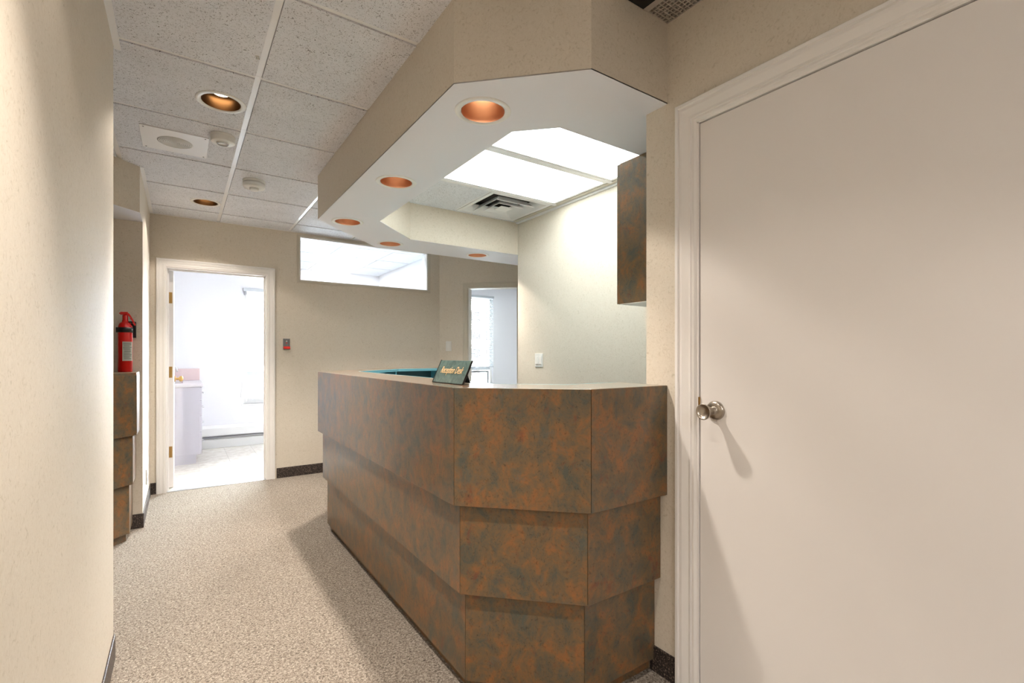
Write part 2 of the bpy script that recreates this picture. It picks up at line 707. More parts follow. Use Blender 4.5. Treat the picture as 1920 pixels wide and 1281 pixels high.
def troffer(name, x0, x1, y0, y1, lens, label, group, frame=True):
    t_ = thing(name, label, 'light', ((x0 + x1) / 2, (y0 + y1) / 2, H), group)
    bm = bmesh.new()
    prism(bm, [(x0, y0), (x1, y0), (x1, y1), (x0, y1)], H + .001, H + .03,
          [[(x0 + .02, y0 + .02), (x0 + .02, y1 - .02), (x1 - .02, y1 - .02), (x1 - .02, y0 + .02)]])
    obj('frame', bm, 'tee_white', t_)
    bx('lens', (x0 + .018, x1 - .018, y0 + .018, y1 - .018, H + .006, H + .010), lens, t_)
    bx('housing', (x0 + .03, x1 - .03, y0 + .03, y1 - .03, H + .03, H + .13), 'tee_white', t_)
    return t_


troffer('ceiling_light', 1.345, 2.525, 1.858, 2.442, 'lens_light', 'glowing fluorescent ceiling panel over the reception, nearer one partly behind the soffit', None)
troffer('ceiling_light', 1.345, 2.525, 2.478, 3.072, 'lens_light', 'glowing fluorescent ceiling panel over the reception, beside the square air diffuser', None)
# square air diffuser
t = thing('air_diffuser', 'white square ceiling air diffuser with nested louvres beside the glowing panel', 'vent', (2.237, 3.395, H))
cx, cy, hw = 2.237, 3.395, .288
bm = bmesh.new()
sq = lambda r: [(cx - r, cy - r), (cx + r, cy - r), (cx + r, cy + r), (cx - r, cy + r)]
prism(bm, sq(hw), H + .001, H + .014, [sq(hw - .03)])
obj('frame', bm, 'tee_white', t)
bm = bmesh.new()
prism(bm, sq(hw - .028), H + .085, H + .09)
obj('duct', bm, 'plenum_black', t)
for k, (r0, r1, za, zb) in enumerate(((.258, .205, H + .004, H + .06), (.185, .14, H - .008, H + .04), (.120, .080, H - .010, H + .03))):
    bm = bmesh.new()
    o1 = [bm.verts.new((x, y, za)) for x, y in sq(r0)]
    o2 = [bm.verts.new((x, y, zb)) for x, y in sq(r1)]
    for i in range(4):
        bm.faces.new((o1[i], o1[(i + 1) % 4], o2[(i + 1) % 4], o2[i]))
    ob = obj('louvre', bm, 'tee_white', t)
    md = ob.modifiers.new('s', 'SOLIDIFY')
    md.thickness = .003
bm = bmesh.new()
prism(bm, sq(.055), H - .010, H - .004)
obj('centre_plate', bm, 'tee_white', t)

# eggcrate return in the near corner, above the white door
t = thing('return_grille', 'eggcrate return air grille in the ceiling corner above the white door', 'vent', (1.44, .86, H))
bm = bmesh.new()
x0, x1, y0, y1 = 1.387, 1.497, .578, 1.160
n = 7
for k in range(n + 1):
    x = x0 + (x1 - x0) * k / n
    box(bm, x - .002, x + .002, y0, y1, H - .002, H + .012)
ny = 36
for k in range(ny + 1):
    y = y0 + (y1 - y0) * k / ny
    box(bm, x0, x1, y - .002, y + .002, H - .0018, H + .0118)
o = obj('eggcrate', bm, 'vent_grey', t, recalc=False)
bx('rail', (1.362, 1.387, .578, 1.160, H - .004, H + .012), 'vent_grey', t)
bx('slot', (1.24, 1.362, .578, 1.160, H - .0035, H - .001), 'plenum_black', t)  # flat black plate; the opening's shade is put into its colour
bx('plenum', (1.385, 1.499, .578, 1.160, H + .030, H + .034), 'plenum_black', t)

# ------------------------------------------------------------------ soffit over the desk
SL = [(.96, 1.60), (.963, 2.516), (.967, 3.454), (1.451, 3.93), (2.288, 3.915)]
SB = [(.78, 3.51), (.78, 1.495), (1.112, 1.163), (XR, 1.163)]
outer = [(XG, 1.263), (XR + .001, 1.263), (XR + .001, 1.163), (1.112, 1.163), (.78, 1.495), (.78, 3.51), (1.39, 4.12), (3.449, 4.12), (3.449, 3.701), (XG, 3.701),
         (1.535, 3.70), (1.148, 3.313), (1.148, 1.677), (1.29, 1.535), (XG, 1.535)]
bm = bmesh.new()
prism(bm, outer, SOF, H + .004, [circle(x, y, .086) for x, y in SL], caps=(0, 0))
soffit = struct(obj('soffit', bm, 'wallpaper'), 'octagonal wallpapered soffit hanging over the reception desk')
bm = bmesh.new()
prism(bm, outer, SOF, SOF + .004, [circle(x, y, .086) for x, y in SL])
obj('underside', bm, 'soffit_paint', soffit)['label'] = 'white painted underside'
# remove hole walls from shell: (they are short tubes hidden above the cones)


# ------------------------------------------------------------------ downlights
def make_downlight(bowl, lampz):
    t_ = thing('downlight', '', 'light', (0, 0, 0))
    bm = bmesh.new()
    lathe(bm, [(.083, .003), (.086, -.004), (.104, -.004), (.108, -.001), (.108, .001), (.083, .003)], 40)
    obj('trim_ring', bm, 'plastic_white', t_, local=True)
    bm = bmesh.new()
    lathe(bm, [(.0835, -.002), (.079, .03), (.072, .07), (.060, .11), (.058, .13), (.0, .13)], 40)
    r_ = obj('reflector', bm, bowl, t_, local=True, recalc=False)
    bm = bmesh.new()
    lathe(bm, [(0, lampz), (.036, lampz + .003), (.043, lampz + .010)], 24)
    obj('lamp', bm, 'lamp_face', t_, local=True)
    bm = bmesh.new()
    lathe(bm, [(.0435, lampz + .009), (.044, lampz + .012), (.03, .128)], 24)
    obj('lamp_body', bm, 'chrome', t_, local=True)
    return t_


dcop = make_downlight('copper', .085)
dbr = make_downlight('bronze', .040)


def spot(x, y, z, watts, size=115, col=(1, .89, .77), blend=.25, parent=None):
    l = bpy.data.lights.new('bulb_light', 'SPOT')
    l.energy = watts
    l.spot_size = math.radians(size)
    l.spot_blend = blend
    l.shadow_soft_size = .035
    l.color = col
    ob = bpy.data.objects.new('bulb_light', l)
    C.objects.link(ob)
    ob.location = (x, y, z)
    return ob


labels = ['copper downlight in the soffit nearest the camera, above the desk front corner',
          'copper downlight in the soffit, second from the camera over the long desk side',
          'copper downlight in the soffit at its far left corner',
          'copper downlight in the soffit on its far diagonal, in front of the transom window',
          'copper downlight in the soffit farthest away, above the second doorway']
for k, (x, y) in enumerate(SL):
    if k == 0:
        dcop.location = (x, y, SOF)
        dcop['label'] = labels[0]
        dcop['group'] = 'soffit downlights'
    else:
        dup(dcop, (x, y, SOF), labels[k], 'soffit downlights')
    spot(x, y, SOF + .028, DOWN, 112)
    spot(x, y, SOF + .028, BEAM * (.45 if k < 3 else .3), 90, blend=.7)
labels = ['lit bronze downlight in the ceiling tile nearest the camera, beside the main tee',
          'lit bronze downlight in the far ceiling tiles in front of the back wall',
          'bronze downlight in the corridor ceiling beside the camera', 'bronze downlight in the corridor ceiling behind the camera']
for k, (x, y) in enumerate(DL):
    if k == 0:
        dbr.location = (x, y, H)
        dbr['label'] = labels[0]
        dbr['group'] = 'corridor downlights'
    else:
        dup(dbr, (x, y, H), labels[k], 'corridor downlights')
    spot(x, y, H + .028, DOWN * (.7 if k == 2 else 1.0), 122)
    spot(x, y, H + .028, BEAM, 76, blend=1.0)

# ------------------------------------------------------------------ reception desk
t = thing('reception_desk', 'tiered octagonal reception desk in mottled rust laminate under the soffit', 'desk', (1.1, 2.6, 0))


def inset(poly, d):
    """offset an open polyline to its right-hand side (interior) by d; ends slide along their walls."""
    pts = [Vector(p) for p in poly]
    out = []
    for i, p in enumerate(pts):
        def nrm(a, b_):
            v = (b_ - a).normalized()
            return Vector((v.y, -v.x))
        if i == 0:
            n_ = nrm(pts[0], pts[1])
            out.append(p + n_ * d)
        elif i == len(pts) - 1:
            n_ = nrm(pts[-2], pts[-1])
            out.append(p + n_ * d)
        else:
            n1_, n2_ = nrm(pts[i - 1], p), nrm(p, pts[i + 1])
            bis = (n1_ + n2_).normalized()
            out.append(p + bis * d / bis.dot(n1_))
    return [(v.x, v.y) for v in out]


path = [(2.10, 4.12), (1.39, 4.12), (.78, 3.51), (.78, 1.495), (1.112, 1.163), (XR - .001, 1.163)]
# travelling this way the inside lies on the left, so use negative inset
ins = lambda d: inset(path, -d)


def strip(name, d0, d1, z0, z1, m, label=None, bev=0.0008):
    a, c_ = ins(d0), ins(d1)
    # one panel per side
    for i in range(len(a) - 1):
        bm = bmesh.new()
        sv = (Vector(a[i + 1]) - Vector(a[i])).normalized() * .0008
        q4 = [Vector(a[i]) + sv, Vector(a[i + 1]) - sv, Vector(c_[i + 1]) - sv, Vector(c_[i]) + sv]
        prism(bm, [tuple(v) for v in q4], z0, z1)
        ob = obj(name, bm, m, t, bev)
        if label:
            ob['label'] = label
    return ob


strip('counter_top', 0.0042, .25, 1.080, 1.099, 'rust_top')
strip('upper_panel', 0.0, .004, .69, 1.0985, 'rust_laminate')
strip('core', .0041, .03, .691, 1.0795, 'rust_laminate')
strip('middle_panel', .030, .058, .37, .6895, 'rust_laminate')
strip('lower_panel', .058, .085, .05, .3695, 'rust_laminate')
strip('toe_kick', .085, .10, 0.0, .0495, 'rust_laminate', bev=0)
strip('inner_edge', .25, .254, 1.078, 1.0995, 'teal', 'teal edging on the staff side')
strip('inner_panel', .10, .118, 0.0, 1.079, 'teal_dark', 'dark teal staff side panel')
strip('work_surface', .118, .72, .735, .765, 'teal')
a, c_ = ins(.118), ins(.24)
for i, f in ((1, .5), (0, .35), (1, .02), (2, .33), (2, .66)):
    p0 = Vector(a[i]).lerp(Vector(a[i + 1]), f)
    p1 = Vector(c_[i]).lerp(Vector(c_[i + 1]), f)
    dirv = (Vector(a[i + 1]) - Vector(a[i])).normalized() * .012
    bm = bmesh.new()
    prism(bm, [tuple(p0 - dirv), tuple(p0 + dirv), tuple(p1 + dirv), tuple(p1 - dirv)], .766, 1.079)
    obj('divider', bm, 'teal', t)

# sign on the counter
t = thing('desk_sign', 'small dark green plate lettered Reception Desk leaning on the desk counter', 'sign', (.885, 1.73, 1.0992))
ang = math.radians(25)
bm = bmesh.new()
box(bm, 0, .006, -.129, .129, 0, .098)
ob = obj('plate', bm, 'sign_plate', t, .001, local=True)
ob.rotation_euler = (0, ang, 0)
ob.location = (-.015, 0, .0025)
bm = bmesh.new()
box(bm, -.0015, .006, -.131, -.129, -.0005, .1)
box(bm, -.0015, .006, .129, .131, -.0005, .1)
box(bm, -.0015, .006, -.131, .131, -.002, 0)
fr_ = obj('edge', bm, 'black', t, local=True)
fr_.rotation_euler = (0, ang, 0)
fr_.location = (-.015, 0, .0025)
bm = bmesh.new()
box(bm, 0, .0025, -.05, .05, 0, .082)
pr = obj('prop', bm, 'black', t, local=True)
pr.rotation_euler = (0, -math.radians(22), 0)
pr.location = (.063, 0, .0012)
fc = bpy.data.curves.new('lettering', 'FONT')
fc.body = 'Reception Desk'
fc.size = .040
fc.shear = .35
fc.align_x = 'CENTER'
fc.align_y = 'CENTER'
fc.extrude = .0004
fc.offset = 0.0
fo = bpy.data.objects.new('lettering_tmp', fc)
C.objects.link(fo)
dg = bpy.context.evaluated_depsgraph_get()
me = bpy.data.meshes.new_from_object(fo.evaluated_get(dg))
bpy.data.objects.remove(fo)
xs_ = [v.co.x for v in me.vertices]
ww = max(xs_) - min(xs_)
for v in me.vertices:
    u, q, r_ = v.co.x * .185 / ww, v.co.y, v.co.z
    v.co = Vector((-.0012 - r_, -u, .054 + q * 1.05))
me.materials.clear()
me.materials.append(M['gold_ink'])
lo_ = bpy.data.objects.new('lettering', me)
C.objects.link(lo_)
lo_.parent = t
lo_.rotation_euler = (0, ang, 0)
lo_.location = (-.015, 0, .0025)
lo_['label'] = 'gold italic words Reception Desk'

# ------------------------------------------------------------------ niche counter on the left
t = thing('side_counter', 'smaller tiered rust laminate counter half hidden behind the near left wall', 'counter', (-.6, 3.95, 0))
path2 = [(-.237, 4.279), (-.237, 3.995), (-.60, 3.632), (-2.299, 3.632)]


def strip2(name, d0, d1, z0, z1, m):
    a, c_ = inset(path2, d0), inset(path2, d1)
    for i in range(len(a) - 1):
        bm = bmesh.new()
        prism(bm, [a[i], a[i + 1], c_[i + 1], c_[i]], z0, z1)
        obj(name, bm, m, t, .0015)


a = inset(path2, .0015)
bm = bmesh.new()
prism(bm, a + [(-2.299, 4.279)], 1.080, 1.099)
obj('counter_top', bm, 'rust_laminate', t, .0015)
strip2('upper_panel', 0, .02, .69, 1.0805, 'rust_laminate')
strip2('middle_panel', .021, .040, .37, .6895, 'rust_laminate')
strip2('lower_panel', .040, .058, .05, .3695, 'rust_laminate')
strip2('toe_kick', .058, .075, 0, .0495, 'rust_laminate')
bm = bmesh.new()
prism(bm, [(XL, 4.279), (XL, 4.0), (-.60, 3.622), (-2.299, 3.622), (-2.299, 4.279)], SOF, H + .004, caps=(1, 0), mcap=1)
struct(obj('soffit', bm, ['wallpaper', 'soffit_paint']), 'wallpapered soffit over the side counter')

# fire extinguisher
ex, ey = -.312, 4.205
t = thing('fire_extinguisher', 'red fire extinguisher with black strap and white label standing at the side counter', 'extinguisher', (ex, ey, 1.0995))
bm = bmesh.new()
lathe(bm, [(0, 0), (.037, 0), (.040, .004), (.040, .295), (.038, .312), (.032, .328), (.024, .336), (.016, .342), (.016, .352), (0, .352)], 32)
obj('cylinder', bm, 'ext_red', t, local=True)
bm = bmesh.new()
lathe(bm, [(.017, .340), (.0175, .350), (.0155, .352), (.0155, .385), (.0, .392)], 20)
box(bm, -.026, .014, -.011, .011, .388, .408)
box(bm, -.032, -.022, -.007, .007, .394, .402)
hd = obj('valve_head', bm, 'ext_red', t, .002, local=True)
bm = bmesh.new()
pts = [(0.0, .404), (.020, .400), (.034, .375), (.048, .345), (.058, .320)]
for i in range(len(pts) - 1):
    (xa, za), (xb, zb) = pts[i], pts[i + 1]
    vs = [(xa, -.010, za), (xb, -.010, zb), (xb, .010, zb), (xa, .010, za), (xa - .010, -.010, za - .009), (xb - .008, -.010, zb - .004), (xb - .008, .010, zb - .004), (xa - .010, .010, za - .009)]
    vv = [bm.verts.new(v) for v in vs]
    for f in ((0, 1, 2, 3), (7, 6, 5, 4), (0, 4, 5, 1), (1, 5, 6, 2), (2, 6, 7, 3), (3, 7, 4, 0)):
        bm.faces.new([vv[i] for i in f])
obj('lever', bm, 'ext_red', t, local=True)
bm = bmesh.new()
lathe(bm, [(.0402, .268), (.042, .268), (.042, .302), (.0402, .302)], 32)
box(bm, -.049, -.036, -.012, .012, .268, .302)
obj('strap', bm, 'black', t, local=True)
bm = bmesh.new()
box(bm, .030, .055, .046, .074, .235, .345)
box(bm, -.018, .05, .0, .06, .340, .346)
obj('wall_bracket', bm, 'black', t, local=True)
bm = bmesh.new()
n = 14
a0, a1 = math.radians(-108), math.radians(-18)
prev = None
for k in range(n + 1):
    a_ = a0 + (a1 - a0) * k / n
    q = [bm.verts.new((.0406 * math.cos(a_), .0406 * math.sin(a_), z)) for z in (.075, .205)]
    if prev:
        bm.faces.new((prev[0], q[0], q[1], prev[1]))
    prev = q
lb = obj('paper_label', bm, 'label_paper', t, local=True)
bm = bmesh.new()
random.seed(3)
for r_ in range(12):
    z = .196 - r_ * .0095
    s0 = random.uniform(.06, .16)
    s1 = random.uniform(.6, .95)
    prev = None
    for k in range(7):
        a_ = a0 + (a1 - a0) * (s0 + (s1 - s0) * k / 6)
        q = [bm.verts.new((.0410 * math.cos(a_), .0410 * math.sin(a_), zz)) for zz in (z - .0028, z)]
        if prev:
            bm.faces.new((prev[0], q[0], q[1], prev[1]))
        prev = q
obj('print', bm, 'ink', lb, local=True)

# ------------------------------------------------------------------ doorway 1 (bright room)
PROF = [(0, 0), (0, .014), (.006, .017), (.016, .017), (.019, .013), (.024, .014), (.046, .010), (.054, .013), (.060, .010), (.066, .011), (.070, .008), (.074, .006), (.074, -.004)]
d1 = struct(bx('door_1', (-.104, -.1, YB - .004, YB + .13, 0, 1.99), 'trim_paint'), 'open white doorway into the bright room')
bx('jamb', (.686, .690, YB - .004, YB + .13, 0, 1.99), 'trim_paint', d1)
bx('jamb', (-.1, .686, YB - .004, YB + .13, 1.986, 1.99), 'trim_paint', d1)
bx('door_stop', (-.1, -.088, YB + .05, YB + .082, 0, 1.986), 'trim_paint', d1)
bx('door_stop', (.674, .686, YB + .05, YB + .082, 0, 1.986), 'trim_paint', d1)
bx('door_stop', (-.088, .674, YB + .05, YB + .082, 1.974, 1.986), 'trim_paint', d1)
sweep_casing('casing', lambda u, z, t_: (u, YB - t_, z), -.178, .764, 2.066, PROF, 'trim_paint', d1)
lf = bx('door_leaf', (-.097, -.054, YB + .128, YB + .128 + .80, .012, 1.98), 'door_paint', d1, .002)
for z in (1.735, 1.06, .335):
    bm = bmesh.new()
    box(bm, -.1, -.064, YB + .1255, YB + .128, z - .05, z + .05)
    lathe(bm, [(0, z - .052), (.006, z - .052), (.006, z + .052), (0, z + .052)], 10, M4=Matrix.Translation((-.099, YB + .122, 0)))
    obj('hinge', bm, 'brass', lf)['label'] = 'brass butt hinge'
bm = bmesh.new()
lathe(bm, [(0, 0), (.032, 0), (.03, .008), (.012, .012), (.012, .035), (.026, .045), (.03, .06), (.022, .072), (0, .076)], 24,
      M4=Matrix.Translation((-.054, YB + .128 + .73, .97)) @ Matrix.Rotation(PI / 2, 4, 'Y'))
obj('knob', bm, 'brass', lf)
bx('threshold', (-.104, .69, YB - .002, YB + .05, 0, .004), 'alu', d1)

# transom window
w1 = struct(bx('window_1', (1.0, 2.38, YB + .052, YB + .057, 1.979, 2.403), 'glass'), 'long interior transom window')
bm = bmesh.new()
mt = Matrix(((1, 0, 0, 0), (0, 0, -1, YB + .13), (0, 1, 0, 0), (0, 0, 0, 1)))
prism(bm, [(.985, 1.965), (2.395, 1.965), (2.395, 2.417), (.985, 2.417)], 0, .132, [[(1.0, 1.979), (1.0, 2.403), (2.38, 2.403), (2.38, 1.979)]])
bmesh.ops.transform(bm, matrix=mt, verts=bm.verts)
obj('window_frame', bm, 'trim_paint', w1)
bm = bmesh.new()
prism(bm, [(.965, 1.948), (2.424, 1.948), (2.424, 2.432), (.965, 2.432)], 0, .010, [[(.99, 1.971), (.99, 2.411), (2.392, 2.411), (2.392, 1.971)]])
bmesh.ops.transform(bm, matrix=Matrix(((1, 0, 0, 0), (0, 0, -1, YB), (0, 1, 0, 0), (0, 0, 0, 1))), verts=bm.verts)
obj('outer_trim', bm, 'beige_trim', w1, .002)
bm = bmesh.new()
prism(bm, [(.975, 1.957), (2.41, 1.957), (2.41, 2.424), (.975, 2.424)], .010, .016, [[(.99, 1.971), (.99, 2.411), (2.392, 2.411), (2.392, 1.971)]])
bmesh.ops.transform(bm, matrix=Matrix(((1, 0, 0, 0), (0, 0, -1, YB), (0, 1, 0, 0), (0, 0, 0, 1))), verts=bm.verts)
obj('inner_trim', bm, 'beige_trim', w1)

# doorway 2 in the angled wall
PA = lambda u, z, t_: (A0.x + dd.x * u - .7071 * t_, A0.y + dd.y * u - .7071 * t_, z)
s0, s1 = s_of(2.795), s_of(3.212)


def abox(u0, u1, t0, t1, z0, z1, name, m, parent=None):
    bm = bmesh.new()
    vs = box(bm, u0, u1, t0, t1, z0, z1)
    for v in vs:
        v.co = Vector(PA(v.co.x, v.co.z, v.co.y))
    return obj(name, bm, m, parent)


d2 = struct(abox(s0, s0 + .004, -.13, .004, 0, 2.005, 'door_2', 'beige_trim'), 'second open doorway in the angled wall behind the desk')
abox(s1 - .004, s1, -.13, .004, 0, 2.005, 'jamb', 'beige_trim', d2)
abox(s0 + .004, s1 - .004, -.13, .004, 2.001, 2.005, 'jamb', 'beige_trim', d2)
abox(s1 - .016, s1 - .004, -.075, -.045, 0, 2.0, 'door_stop', 'beige_trim', d2)
PROF2 = [(0, 0), (0, .012), (.012, .015), (.02, .011), (.05, .008), (.055, .01), (.062, .004)]
sweep_casing('casing', PA, s0 - .064, s1 + .064, 2.067, PROF2, 'beige_trim', d2)
abox(s1 - .0055, s1 - .004, -.06, -.03, .98, 1.04, 'strike_plate', 'brass', d2)

# ------------------------------------------------------------------ white door on the right
PR = lambda u, z, t_: (XR - t_, u, z)
PROF3 = [(0, 0), (0, .016), (.003, .019), (.013, .019), (.016, .013), (.019, .0125), (.021, .016), (.028, .016), (.040, .0125), (.052, .0085), (.056, .0085), (.058, .012), (.062, .012), (.064, .008), (.069, .008), (.071, .011), (.075, .010), (.079, .004), (.082, .002), (.082, -.03)]
d3 = struct(bx('door_3', (XR - .002, XR + .06, 1.030, 1.036, 0, 2.031), 'trim_paint'), 'closed flat white door on the right')
bx('jamb', (XR - .002, XR + .06, .20, .206, 0, 2.031), 'trim_paint', d3)
bx('jamb', (XR - .002, XR + .06, .20, 1.036, 2.027, 2.031), 'trim_paint', d3)
bx('door_stop', (XR + .05, XR + .07, .20, 1.036, 0, 2.03), 'gap_shade', d3)  # backing sheet behind the leaf, added to block light and darken the gap
sweep_casing('casing', PR, 1.118, .118, 2.112, [(-w_ if False else w_, t_) for w_, t_ in PROF3], 'trim_paint', d3) if False else None
bm = bmesh.new()
cols = []
for w_, t_ in PROF3:
    pth = [(1.118 - w_, 0), (1.118 - w_, 2.113 - w_), (.118 + w_, 2.113 - w_), (.118 + w_, 0)]
    cols.append([bm.verts.new(PR(u, z, t_)) for u, z in pth])
for i in range(len(cols) - 1):
    for k in range(3):
        bm.faces.new((cols[i][k], cols[i][k + 1], cols[i + 1][k + 1], cols[i + 1][k]))
obj('casing', bm, 'trim_paint', d3)
lf = bx('door_leaf', (XR + .003, XR + .046, .209, 1.0275, .01, 2.0235), 'door_paint', d3, .0015)
mk = Matrix.Translation((XR + .003, .967, 1.023)) @ Matrix.Rotation(-PI / 2, 4, 'Y')
bm = bmesh.new()
lathe(bm, [(0, .0), (.033, .0), (.033, .004), (.031, .008), (.024, .012), (.016, .0135), (.013, .014), (.0125, .030), (.0135, .034), (.0145, .036), (.0165, .044), (.0225, .060), (.0262, .069), (.0265, .073), (.0248, .0735), (.0215, .069), (.016, .064), (.008, .0615), (0, .061)], 40, M4=mk)
kn = obj('knob', bm, 'satin_nickel', lf)
kn['label'] = 'satin nickel round knob with hollow face'
bx('latch_plate', (XR - .0035, XR + .02, 1.0265, 1.0305, 1.0, 1.065), 'brass', lf)

# white box above the door
t = tag(bx('wall_box', (XR - .035, XR - .0005, .36, .587, 2.187, 2.36), 'plastic_white', None, .004), 'white plastic box on the wall high above the white door', 'box')

# ------------------------------------------------------------------ upper cabinet in the reception
t = thing('wall_cabinet', 'rust laminate wall cabinet hanging under the soffit behind the tan wall', 'cabinet', (2.18, 1.46, 1.462))
bx('body', (1.77, 2.598, 1.2625, 1.652, 1.462, SOF - .002), 'rust_laminate', t, .001)
for k in range(2):
    xa = 1.772 + k * .414
    bx('cabinet_door', (xa, xa + .410, 1.654, 1.673, 1.463, SOF - .003), 'rust_laminate', t, .0015)
bx('underside_panel', (1.771, 2.597, 1.264, 1.651, 1.459, 1.462), 'plastic_white', t)

# ------------------------------------------------------------------ plates
def plate_on(name, P, label, cat, w_, h_, parts, m='plastic_white'):
    """P(u, z, t) maps to world with u sideways, t out of the wall."""
    root = thing(name, label, cat, P(0, 0, 0))

    def b_(nm, u0, u1, z0, z1, t0, t1, mm, bev=.0008):
        bm = bmesh.new()
        vs = box(bm, u0, u1, z0, z1, t0, t1)
        for v in vs:
            v.co = Vector(P(v.co.x, v.co.y, v.co.z))
        return obj(nm, bm, mm, root, bev)
    b_('cover_plate', -w_ / 2, w_ / 2, -h_ / 2, h_ / 2, 0.0003, .006, m, .0015)
    for q in parts:
        b_(*q)
    return root


PG = lambda u, z, t_: (XG - t_, 3.375 - u, 1.170 + z)
plate_on('light_switch', PG, 'white double rocker switch on the reception side wall above the desk', 'switch', .110, .118,
         [('rocker', -.038, -.006, -.033, .033, .006, .011, 'plastic_white'), ('rocker', .008, .040, -.033, .033, .006, .011, 'plastic_white'),
          ('slider', -.036, -.008, -.036, -.030, .011, .0125, 'plastic_grey'), ('slider', .010, .038, -.036, -.030, .011, .0125, 'plastic_grey')])
q0 = s_of(2.612 + .013)
PD = lambda u, z, t_: PA(q0 + u, 1.322 + z, t_)
plate_on('light_switch', PD, 'white single switch plate on the wall left of the second doorway', 'switch', .070, .118,
         [('rocker', -.016, .016, -.033, .033, .006, .010, 'plastic_white')])
PL = lambda u, z, t_: (XL + t_, 4.70 + u, .272 + z)
plate_on('wall_outlet', PL, 'white outlet plate low on the left wall beside the open doorway', 'outlet', .070, .115,
         [('socket', -.017, .017, .006, .034, .006, .008, 'plastic_grey'), ('socket', -.017, .017, -.034, -.006, .006, .008, 'plastic_grey')])
PK = lambda u, z, t_: (.868 + u, YB - t_, 1.327 + z)
plate_on('key_switch', PK, 'grey key switch plate with a red lip beside the open doorway', 'switch', .062, .104,
         [('face', -.022, .022, -.025, .045, .006, .010, 'switch_grey'), ('button', -.006, .006, .020, .032, .010, .013, 'chrome'),
          ('button', -.005, .005, .004, .013, .010, .013, 'signal_red'), ('lip', -.028, .030, -.050, -.026, .006, .028, 'signal_red'),
          ('shelf', -.028, .032, -.053, -.050, .0, .030, 'black')], 'switch_grey')

# ------------------------------------------------------------------ ceiling devices
t = thing('ceiling_speaker', 'white square ceiling speaker plate with round perforated grille', 'speaker', (-.026, 3.417, H))
bx('plate', (-.185, .133, 3.25, 3.584, H - .005, H - .0003), 'tee_white', t, .001)
bm = bmesh.new()
for r_ in [.016 + .009 * k for k in range(8)]:
    lathe(bm, [(r_ - .003, H - .0052), (r_ - .002, H - .0068), (r_ + .002, H - .0068), (r_ + .003, H - .0052)], 40, M4=Matrix.Translation((-.026, 3.417, 0)))
obj('grille', bm, 'plastic_grey', t)
bm = bmesh.new()
lathe(bm, [(0, H - .0052), (.086, H - .0052), (.086, H - .0049)], 40, M4=Matrix.Translation((-.026, 3.417, 0)))
obj('grille_disc', bm, 'plastic_grey', t)
for sx in (-.168, .116):
    for sy in (3.268, 3.566):
        bm = bmesh.new()
        lathe(bm, [(0, H - .0068), (.004, H - .0063), (.0045, H - .005)], 10, M4=Matrix.Translation((sx, sy, 0)))
        obj('screw', bm, 'switch_grey', t)


def detector(name, x, y, r, h, label, second):
    t_ = thing(name, label, 'detector', (x, y, H))
    bm = bmesh.new()
    lathe(bm, [(r, -.0005), (r, -h * .30), (r * .97, -h * .32)], 36)
    obj('base', bm, 'plastic_white', t_, local=True)
    bm = bmesh.new()
    if second:
        lathe(bm, [(r * .93, -h * .28), (r * .93, -h * .42), (r * 1.0, -h * .46), (r * 1.0, -h * .80), (r * .92, -h), (r * .45, -h * 1.02), (0, -h * 1.02)], 36)
    else:
        lathe(bm, [(r * .96, -h * .3), (r * .96, -h * .9), (r * .88, -h), (0, -h)], 36)
    obj('cover', bm, 'plastic_white', t_, local=True)
    bm = bmesh.new()
    lathe(bm, [(r * .52, -h), (r * .50, -h * 1.18), (r * .42, -h * 1.22), (r * .36, -h * 1.1), (0, -h * 1.1)] if not second else
          [(r * .42, -h * 1.0), (r * .42, -h * 1.25), (r * .34, -h * 1.38), (0, -h * 1.40)], 30)
    obj('sensor_cap', bm, 'plastic_white', t_, local=True)
    if not second:
        bm = bmesh.new()
        lathe(bm, [(r * .46, -h * 1.205), (r * .40, -h * 1.225), (r * .36, -h * 1.19)], 30)
        obj('ring', bm, 'switch_grey', t_, local=True)
    return t_


detector('heat_detector', .196, 3.175, .062, .040, 'small white round detector on the ceiling beside the speaker plate', False)
detector('smoke_detector', .43, 3.87, .072, .050, 'white smoke detector with stepped base on the ceiling past the speaker', True)

# sprinkler remnant next to the main tee
bm = bmesh.new()
lathe(bm, [(0, H - .004), (.006, H - .004), (.008, H + .001)], 10, M4=Matrix.Translation((.262, 2.25, 0)))
tube(bm, [(.262, 2.25, H - .002), (.258, 2.245, H - .012), (.268, 2.235, H - .016)], .003, 6)
tag(obj('ceiling_hook', bm, 'plastic_grey'), 'small hook poking through the ceiling tile edge by the main tee', 'hook')

# ------------------------------------------------------------------ bright room with the sink
t = thing('sink_cabinet', 'white base cabinet with sink seen through the open doorway', 'cabinet', (-.12, 6.94, 0))
bx('carcass', (-.44, .178, 6.472, 7.415, .10, .855), 'cabinet_white', t, .002)
bx('toe_kick', (-.44, .142, 6.475, 7.41, .001, .10), 'cabinet_white', t)
for k, (za, zb) in enumerate(((.705, .85), (.53, .70), (.35, .525), (.105, .345))):
    f_ = bx('drawer', (.178, .197, 6.474, 6.92, za, zb), 'cabinet_white', t, .0015)
    bm = bmesh.new()
    zc = (za + zb) / 2
    tube(bm, [(.197, 6.62, zc), (.218, 6.63, zc), (.222, 6.70, zc), (.218, 6.77, zc), (.197, 6.78, zc)], .004, 8)
    obj('handle', bm, 'chrome', f_)
f_ = bx('cabinet_door', (.178, .197, 6.925, 7.41, .105, .85), 'cabinet_white', t, .0015)
ct = bx('counter_top', (-.44, .215, 6.455, 7.415, .857, .897), 'counter_white', t, .012)
tag(bx('backsplash', (-.44, .20, 7.385, 7.415, .898, 1.045), 'pink_laminate', None, .003), 'pink backsplash strip behind the sink counter', 'backsplash')
bm = bmesh.new()
